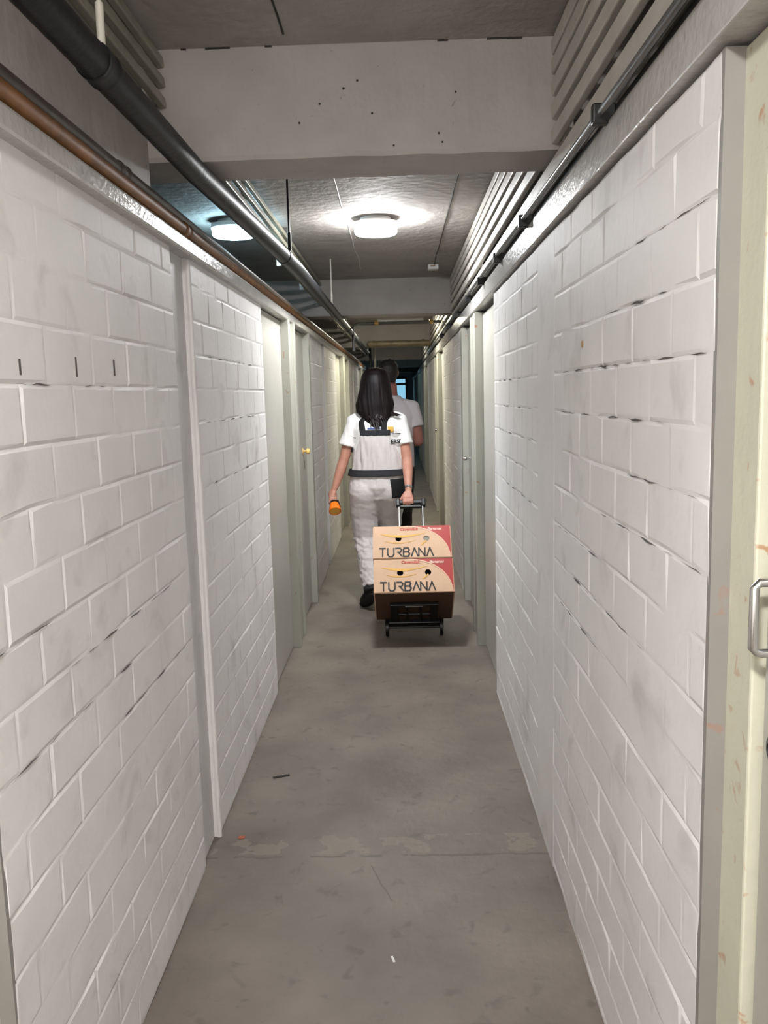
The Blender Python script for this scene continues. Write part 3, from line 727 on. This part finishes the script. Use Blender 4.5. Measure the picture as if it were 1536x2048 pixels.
body += [('cap', anL, .030, Vector((-.226, 5.93, .135)), .022), ('cap', Vector((-.226, 5.93, .135)), .022, Vector((-.272, 6.005, .06)), .012), ('cap', anR, .034, Vector((-.11, 6.54, .06)), .026), ('cap', Vector((-.11, 6.54, .06)), .026, Vector((-.11, 6.66, .04)), .018)]
body += curve_hand(wrR, bar, X_, (0, .25, .97), (0, -.97, .25), R=.022, thumb=1)
tax = Vector((.10, -.62, -.62)).normalized()                  # torch axis, head points back and down
ts = Vector((-.3, -.2, .6)); ts = (ts - tax * ts.dot(tax)).normalized(); tt = tax.cross(ts)
body += curve_hand(wrL, lh, tax, ts, -tt, R=.018, thumb=-1)
vox('body', body, .0055, M['skin'], W, 3)

def wrink(scale, amp, zs=1.0):
    def f(p, n):
        q = Vector((p.x * scale + .6 * noise.noise(p * 6), p.y * scale, p.z * scale * zs))
        return amp * (noise.noise(q) + .5 * noise.noise(q * 2.3))
    return f
def torso(z):   # outer surface of the shirt/overalls
    tb = [(.74, .16, .115), (.80, .212, .148), (.88, .220, .152), (.96, .208, .138), (1.0, .198, .128), (1.06, .190, .128), (1.18, .186, .132), (1.30, .192, .132), (1.36, .180, .115), (1.40, .12, .085), (1.44, .07, .07)]
    for (z0, a0, b0), (z1, a1, b1) in zip(tb, tb[1:]):
        if z <= z1:
            t = max(0, (z - z0) / (z1 - z0)); return a0 + (a1 - a0) * t, b0 + (b1 - b0) * t
    return tb[-1][1:]
sh_parts = [('loft', [hring(WX, WY, z, *torso(z)) for z in (.96, 1.0, 1.06, 1.12, 1.18, 1.24, 1.30, 1.33, 1.36, 1.385, 1.41, 1.44)])]
for sh, el, sg in ((shL, elL, -1), (shR, elR, 1)):
    e = sh.lerp(el, .62) + Vector((sg * .004, 0, 0)); sh_parts += [('cap', sh + Vector((-sg * .045, 0, .012)), .062, sh, .062)]
    d = (el - sh).normalized(); u = Y_; v = d.cross(u).normalized(); u = v.cross(d).normalized()
    sh_parts += [('loft', [(sh, .060, .064, v, u), (sh.lerp(el, .3), .062, .066, v, u), (e - d * .0, .066, .070, v, u)])]
vox('tshirt', sh_parts, .0075, M['tshirt'], W, 4, lambda p, n: .005 * noise.noise(Vector((p.x * 16 + p.z * 8, p.y * 12, p.z * 11))) + .003 * noise.noise(Vector((p.x * 34, p.y * 20, p.z * 12 + p.x * 30))))

# overall trousers: pelvis and both legs, one garment
tp = [('loft', [hring(WX, WY, z, torso(z)[0] + .004, torso(z)[1] + o_) for z, o_ in ((.78, -.06), (.82, -.02), (.88, .0), (.94, .004), (.975, .006))])]
tp += [('cap', hipL + Vector((-.005, -.03, -.01)), .122, hipL.lerp(knL, .5) + Vector((-.012, 0, 0)), .106), ('cap', hipL.lerp(knL, .5) + Vector((-.012, 0, 0)), .106, knL, .092), ('cap', knL, .092, knL.lerp(anL, .55), .086),
       ('cap', (WX, WY - .02, .83), .11, (WX, WY, .78), .07),
       ('loft', [(knL.lerp(anL, .3), .088, .085, X_, Vector((0, .78, -.63))), (knL.lerp(anL, .7), .086, .086, X_, Vector((0, .78, -.63))), (knL.lerp(anL, 1.02), .078, .082, X_, Vector((0, .78, -.63)))])]
tp += [('cap', hipR + Vector((.010, -.03, -.01)), .122, hipR.lerp(knR, .5), .094), ('cap', hipR.lerp(knR, .5), .094, knR, .080), ('cap', knR, .080, anR + Vector((0, 0, .05)), .074)]
def tw(p, n):
    a = .0025
    if p.z < .50 and p.x < -.15: a = .013
    a2 = .005 if p.z > .9 else 0
    return a * (noise.noise(Vector((p.x * 22 + p.z * 14, p.y * 10, p.z * 34))) + .4 * noise.noise(p * 50)) + a2 * noise.noise(Vector((p.x * 45, p.y * 20, p.z * 10))) + .003 * noise.noise(p * 9)
vox('overall_trousers', tp, .008, M['overall'], W, 4, tw)
vox('trouser_hem', [('loft', [(knL.lerp(anL, .96), .074, .078, X_, Vector((0, .78, -.63))), (anL + Vector((0, -.02, -.035)), .070, .074, X_, Vector((0, .78, -.63)))])], .006, M['overall_grey'], W, 3)
vox('trouser_hem', [('cap', anR + Vector((0, 0, .09)), .078, anR + Vector((0, 0, .02)), .076)], .008, M['overall_grey'], W, 3)

def patch(name, m, z0, z1, a0, a1, off, thick=.004, nz=16, na=24, wr=.0, seed=0, W_=None, cx=WX, cy=WY, tf=torso, edge=None, solid=True):
    """cloth panel wrapped on the torso; angle 0 = straight back towards the camera, + to the right"""
    bm = bmesh.new(); rows = []
    for i in range(nz + 1):
        t = i / nz; z = z0 + (z1 - z0) * t; rx, ry = tf(z)
        f0 = a0(t) if callable(a0) else a0; f1 = a1(t) if callable(a1) else a1
        row = []
        for j in range(na + 1):
            a = math.radians(f0 + (f1 - f0) * j / na)
            d = off + wr * (noise.noise(Vector((a * 7 + z * 4 + seed, z * 6, seed))) + .6 * noise.noise(Vector((a * 16 - z * 9, z * 9, seed + 3))))
            row.append(bm.verts.new((cx + (rx + d) * math.sin(a), cy - (ry + d) * math.cos(a), z)))
        rows.append(row)
    for a, b_ in zip(rows, rows[1:]):
        for j in range(na): bm.faces.new((a[j], a[j + 1], b_[j + 1], b_[j]))
    m_ = MB(); m_.bm.free(); m_.bm = bm
    o = m_.build(name, m, W_ or W, smooth=True)
    sd = o.modifiers.new('solid', 'SOLIDIFY'); sd.thickness = thick; sd.offset = 0
    return o
patch('overall_back_panel', M['overall'], 1.004, 1.262, lambda t: -74 + 38 * t, lambda t: 70 - 42 * t, 0.010, wr=.010, seed=2, nz=30, na=44)
patch('waistband', M['overall_grey'], .965, 1.012, -178, 178, .0175, .008, wr=.002, seed=5, nz=8, na=90)
patch('panel_band', M['overall_grey'], 1.262, 1.30, lambda t: -36 + 0 * t, lambda t: 28, .012, .006, nz=6, na=24)
patch('shoulder_strap', M['blackcloth'], 1.285, 1.405, lambda t: -37 - 11 * t, lambda t: -23 - 9 * t, .009, .005, nz=14, na=6)
patch('shoulder_strap', M['blackcloth'], 1.285, 1.405, lambda t: 8 + 4 * t, lambda t: 20 + 5 * t, .009, .005, nz=14, na=6)
patch('side_clip', M['blackcloth'], 1.14, 1.17, -80, -68, .012, .005, nz=4, na=5)
patch('back_pocket', M['blackcloth'], .808, .945, lambda t: 22 + 3 * (1 - t), lambda t: 66, .022, .010, nz=10, na=12)
patch('side_panel', M['blackcloth'], .90, 1.05, 82, 100, .012, .006, nz=8, na=6)
patch('blue_badge', M['blueprint'], 1.308, 1.316, -20, 8, .006, .002, nz=2, na=12)
patch('gold_badge', M['goldprint'], 1.283, 1.322, 24, 38, .005, .002, nz=6, na=10)
patch('dark_print_line', M['blackprint'], 1.266, 1.272, 32, 58, .010, .002, nz=2, na=10)
patch('dark_print_line', M['blackprint'], 1.243, 1.249, -62, -50, .012, .002, nz=2, na=10)
tm = text_mesh('shirt_lettering', 'ERSE', .042, (0, 0, 0), (0, 0, 0), M['blackprint'], W, ext=.001, bold=.0012)
for v in tm.data.vertices:       # wrap the lettering round the back
    a = math.radians(29) + v.co.x / .17; z = 1.20 + v.co.y; rx, ry = torso(z); d = .014 + v.co.z
    v.co = Vector(((rx + d) * math.sin(a), -(ry + d) * math.cos(a), z))

# shoes
def shoe(heel, toe, up, parent, name='shoe'):
    heel, toe, up = Vector(heel), Vector(toe), Vector(up).normalized(); d = (toe - heel).normalized(); s = d.cross(up).normalized(); up = s.cross(d)
    Ln = (toe - heel).length; secs = []
    for t, wd, ht in ((0, .028, .030), (.06, .036, .042), (.25, .040, .050), (.45, .041, .042), (.7, .047, .032), (.9, .040, .024), (1, .022, .014)):
        secs.append((heel + d * Ln * t + up * (ht + .012), wd, ht, s, up))
    o = vox(name, [('loft', secs), ('cap', heel + d * Ln * .16 + up * .05, .038, heel + d * Ln * .16 + up * .085, .040)], .005, M['shoe'], parent, 3)
    secs = [(heel + d * Ln * t + up * .008, wd, .009, s, up) for t, wd in ((-.01, .026), (.05, .037), (.25, .040), (.45, .038), (.7, .050), (.9, .042), (1.02, .02))]
    vox('shoe_sole', [('loft', secs)], .004, M['sole'], parent, 2)
    return o
shoe((-.212, 5.875, .125), (-.306, 6.035, .002), (.1, .62, .78), W)
shoe((-.115, 6.47, .005), (-.11, 6.72, .005), (0, 0, 1), W)

# hair: a long dark mass with separate locks at the ends
hp = [('loft', [hring(HC.x, HC.y - .01, 1.747, .02, .02), hring(HC.x, HC.y - .010, 1.741, .052, .058), hring(HC.x, HC.y - .010, 1.722, .082, .092), hring(HC.x, HC.y - .012, 1.69, .100, .112), hring(HC.x, HC.y - .018, 1.64, .110, .118), hring(HC.x, HC.y - .028, 1.59, .119, .114),
                hring(HC.x - .002, HC.y - .045, 1.54, .130, .100), hring(HC.x - .004, HC.y - .065, 1.48, .142, .084), hring(HC.x - .004, HC.y - .085, 1.43, .136, .064), hring(HC.x + .004, HC.y - .108, 1.385, .098, .045), hring(HC.x + .010, HC.y - .130, 1.345, .074, .030), hring(HC.x + .018, HC.y - .142, 1.31, .040, .018)][::-1])]
def hf(p, n):
    if p.y > HC.y + .03 and p.z < 1.64: return Vector((0, -(p.y - HC.y - .03) * .9, 0))
    w_ = min(1, max(0, (1.70 - p.z) / .15)); return w_ * (.004 * noise.noise(Vector((p.x * 75 + p.z * 6, p.y * 9, p.z * 5))) + .005 * noise.noise(Vector((p.x * 28, p.y * 14, p.z * 4))))
vox('hair', hp, .0055, M['hair_dark'], W, 3, hf)
random.seed(11)
lk = MB()
for i in range(64):
    u = random.uniform(-1, 1); x0 = HC.x + u * .105; zs_ = 1.47 - .05 * abs(u); y0 = HC.y - .125 + .045 * u * u
    sp = random.uniform(-.035, .035); ze = 1.355 + .045 * abs(u) - (.07 * random.random() if abs(u - .1) < .55 else .0)
    xe = HC.x + .012 + (x0 - HC.x) * (.62 if abs(u) < .7 else .95) + sp
    pts = []
    for k in range(7):
        t = k / 6; z = zs_ + (ze - zs_) * t
        rx, ry = torso(min(z, 1.40)) if z < 1.42 else (.07, .07)
        xx = x0 + (xe - x0) * t + .008 * math.sin(t * 5 + i)
        yb = WY - ry * math.sqrt(max(0, 1 - min(.95, ((xx - WX) / max(rx, .1)) ** 2))) - .018 - .006 * (i % 4)
        yy = y0 * (1 - t) + min(yb, y0 + .01) * t
        pts.append((xx, yy - .006 * math.sin(PI * t), z))
    lk.tube(pts, [.008, .0095, .009, .0075, .006, .0042, .001], 6)
for i in range(6):     # a few loose ends that stray to the right
    x0 = HC.x + .07; pts = [(x0 + .012 * i * .3 + .10 * t ** 1.3, HC.y - .11 - .01 * t, 1.46 - (.075 - .006 * i) * t ** .7 - .012 * i * .2) for t in [k / 6 for k in range(7)]]
    lk.tube(pts, [.005, .005, .0045, .004, .003, .002, .0008], 6)
lk.build('hair_ends', M['hair_lock'], W, smooth=True)
MB().lathe(wrR + Vector((0, .008, .018)), (elR - wrR), [(.025, -.008), (.0275, -.006), (.0275, .006), (.025, .008), (.025, -.008)], 24).build('wristwatch', M['chrome'], W, smooth=True)

# torch held in her left hand
T = empty('torch', lh); tag(T, 'orange torch held low in the left hand of the person in overalls', 'torch')
MB().lathe(lh, tax, [(0, -.055), (.013, -.055), (.0155, -.05), (.0155, .04), (.020, .05), (.020, .056), (0, .056)], 24).build('torch_body', M['blackmetal'], T, smooth=True)
MB().lathe(lh + tax * .05, tax, [(.0, 0), (.030, 0), (.032, .012), (.042, .055), (.045, .078), (.041, .080), (.039, .074), (0, .074)], 32).build('torch_head', M['orange'], T, smooth=True)
MB().lathe(lh + tax * .05, tax, [(.0305, -.004), (.034, -.003), (.035, .008), (.0325, .010)], 32).build('torch_collar', M['blackmetal'], T, smooth=True)
MB().lathe(lh + tax * .125, tax, [(0, 0), (.036, 0), (.0365, .003), (0, .004)], 28).build('torch_lens', M['lens'], T, smooth=True)
MB().tube([lh + tax * .02 + Vector((.018, 0, 0)), lh + Vector((.035, -.03, -.02)), lh + Vector((.045, -.035, -.06)), lh + tax * .06 + Vector((.04, .02, -.02))], .005, 8).build('torch_strap', M['blackmetal'], T, smooth=True)

# ----- the man in front
MX, MY = -.082, 7.25
G = empty('person', (MX, MY, 0)); tag(G, 'person with short dark hair in a grey t-shirt walking ahead in the corridor', 'person')
sL, sR = Vector((MX - .19, MY, 1.45)), Vector((MX + .185, MY, 1.435))
eL, eR = Vector((MX - .25, MY - .02, 1.17)), Vector((MX + .235, MY - .02, 1.15))
wL, wR = Vector((MX - .22, MY + .18, .98)), Vector((MX + .12, MY + .21, 1.13))
gb = [('loft', [hring(MX, MY, .78, .11, .10), hring(MX, MY, .86, .18, .13), hring(MX, MY, .96, .175, .13), hring(MX, MY, 1.06, .165, .12), hring(MX, MY, 1.20, .18, .125), hring(MX, MY, 1.36, .205, .13), hring(MX, MY, 1.45, .19, .105), hring(MX, MY + .01, 1.51, .09, .075), hring(MX, MY + .02, 1.55, .064, .066), hring(MX, MY + .025, 1.64, .060, .065)])]
gc = Vector((MX + .0, MY + .045, 1.735)); gx = gc.x - .012
gb.append(('loft', [hring(gx, gc.y + .03, 1.60, .04, .05), hring(gx, gc.y + .02, 1.64, .06, .078), hring(gx, gc.y + .01, 1.69, .072, .095), hring(gx, gc.y, 1.74, .078, .102), hring(gx, gc.y, 1.79, .074, .098), hring(gx, gc.y, 1.825, .05, .07), hring(gx, gc.y, 1.84, .02, .03)]))
gb += [('cap', (gx - .079, gc.y, 1.715), .012, (gx - .079, gc.y + .006, 1.75), .014), ('cap', (gx + .079, gc.y, 1.715), .012, (gx + .079, gc.y + .006, 1.75), .014), ('cap', (gx, gc.y + .09, 1.745), .011, (gx, gc.y + .118, 1.71), .013),
       ('cap', (gx - .022, gc.y + .09, 1.675), .008, (gx + .022, gc.y + .09, 1.675), .008)]
for a_, b_, c_ in ((sL, eL, wL), (sR, eR, wR)):
    gb += [('cap', a_, .060, b_, .046), ('cap', b_, .046, b_.lerp(c_, .35), .044), ('cap', b_.lerp(c_, .35), .044, c_, .029)]
for sx, ky, ay in ((-1, .10, -.12), (1, .16, .28)):
    hp_ = Vector((MX + sx * .09, MY, .90)); kk = Vector((MX + sx * .09, MY + ky, .50)); aa = Vector((MX + sx * .09, MY + ay, .11))
    gb += [('cap', hp_, .095, kk, .062), ('cap', kk, .062, aa, .042), ('cap', aa, .04, aa + Vector((0, .10, -.06)), .035)]
for wr_, sg in ((wL, -1), (wR, 1)):
    f_ = Vector((-.12 * sg, .95, -.15)).normalized(); a_ = Vector((0, .15, 1)).normalized() if sg > 0 else Vector((1, 0, .2)).normalized()
    gb += curve_hand(wr_, wr_ + f_ * .085, a_, -f_ * .2 + Vector((sg, 0, .3)), f_, R=.016, thumb=1)
vox('body', gb, .007, M['skin_dark'], G, 3)
ts_ = [('loft', [hring(MX, MY, z, a, c) for z, a, c in ((.92, .20, .148), (1.06, .195, .145), (1.20, .20, .145), (1.36, .222, .148), (1.43, .20, .125), (1.49, .145, .10), (1.54, .08, .078))])]
for a_, b_, sg in ((sL, eL, -1), (sR, eR, 1)):
    e = a_.lerp(b_, .58); ts_ += [('cap', a_ + Vector((-sg * .07, 0, .018)), .062, a_, .064)]
    d = (b_ - a_).normalized(); v = d.cross(Y_).normalized(); u = v.cross(d).normalized()
    ts_ += [('loft', [(a_, .062, .066, v, u), (a_.lerp(b_, .3), .068, .072, v, u), (e, .072, .076, v, u)])]
vox('tshirt', ts_, .009, M['tshirt_man'], G, 4, wrink(14, .004, .6))
tr = []
for sx, ky, ay in ((-1, .10, -.12), (1, .16, .28)):
    hp_ = Vector((MX + sx * .09, MY, .90)); kk = Vector((MX + sx * .09, MY + ky, .50)); aa = Vector((MX + sx * .09, MY + ay, .12))
    tr += [('cap', hp_, .112, kk, .082), ('cap', kk, .082, aa, .066)]
tr.append(('loft', [hring(MX, MY, .82, .17, .13), hring(MX, MY, .90, .19, .145), hring(MX, MY, 1.0, .185, .14)]))
vox('trousers', tr, .010, M['blackcloth'], G, 4, wrink(12, .004))
for sx, ay in ((-1, -.12), (1, .28)): shoe((MX + sx * .09, MY + ay - .05, .004), (MX + sx * .09, MY + ay + .22, .004), (0, 0, 1), G)
vox('hair', [('loft', [hring(gx, gc.y - .028, 1.655, .058, .062), hring(gx, gc.y - .018, 1.69, .074, .082), hring(gx, gc.y - .012, 1.74, .086, .100), hring(gx, gc.y - .006, 1.79, .086, .106), hring(gx, gc.y - .002, 1.83, .066, .085), hring(gx + .01, gc.y, 1.852, .03, .04)])], .006, M['hair_man'], G, 3,
    lambda p, n: Vector((0, -(p.y - gc.y - .05) * .8, 0)) if p.y > gc.y + .05 and p.z < 1.79 else .003 * noise.noise(p * 60))

# ---------------------------------------------------------------- pieces that belong to a part go one level deeper
SUB = {'shoe_sole': 'shoe', 'hair_ends': 'hair', 'door_knob': 'door_leaf', 'lock_plate': 'door_leaf', 'door_handle': 'door_leaf', 'lock_rosette': 'door_leaf',
       'torch_lens': 'torch_head', 'torch_collar': 'torch_head', 'wheel': 'wheel_fork', 'plate_slot': 'load_plate', 'handle_bridge': 'handle_grip',
       'shirt_lettering': 'tshirt', 'gold_badge': 'tshirt', 'blue_badge': 'tshirt', 'dark_print_line': 'tshirt', 'back_pocket': 'overall_trousers',
       'pipe_coupling': 'pipe_tube', 'rod_sleeve': 'rod', 'pipe_fitting': 'pipe_tube', 'pipe_collar': 'pipe_tube', 'hole_liner': 'box_body',
       'brand_lettering': 'box_body', 'red_lettering': 'box_body', 'white_lettering': 'box_body', 'banana_print': 'box_body', 'banana_tip_print': 'box_body',
       'red_corner': 'box_body', 'pale_arc': 'box_body', 'side_print': 'box_body', 'box_label': 'box_body'}
base = lambda n: n.split('.')[0]
for o in [o for o in bpy.data.objects if o.type == 'MESH' and o.parent and base(o.name) in SUB]:
    want = SUB[base(o.name)]
    c = [k for k in o.parent.children if base(k.name) == want and k is not o]
    if not c: continue
    if len(c) > 1:
        cen = lambda q: sum((v.co for v in q.data.vertices), Vector()) / max(1, len(q.data.vertices))
        co = cen(o); c.sort(key=lambda q: (cen(q) - co).length)
    o.parent = c[0]
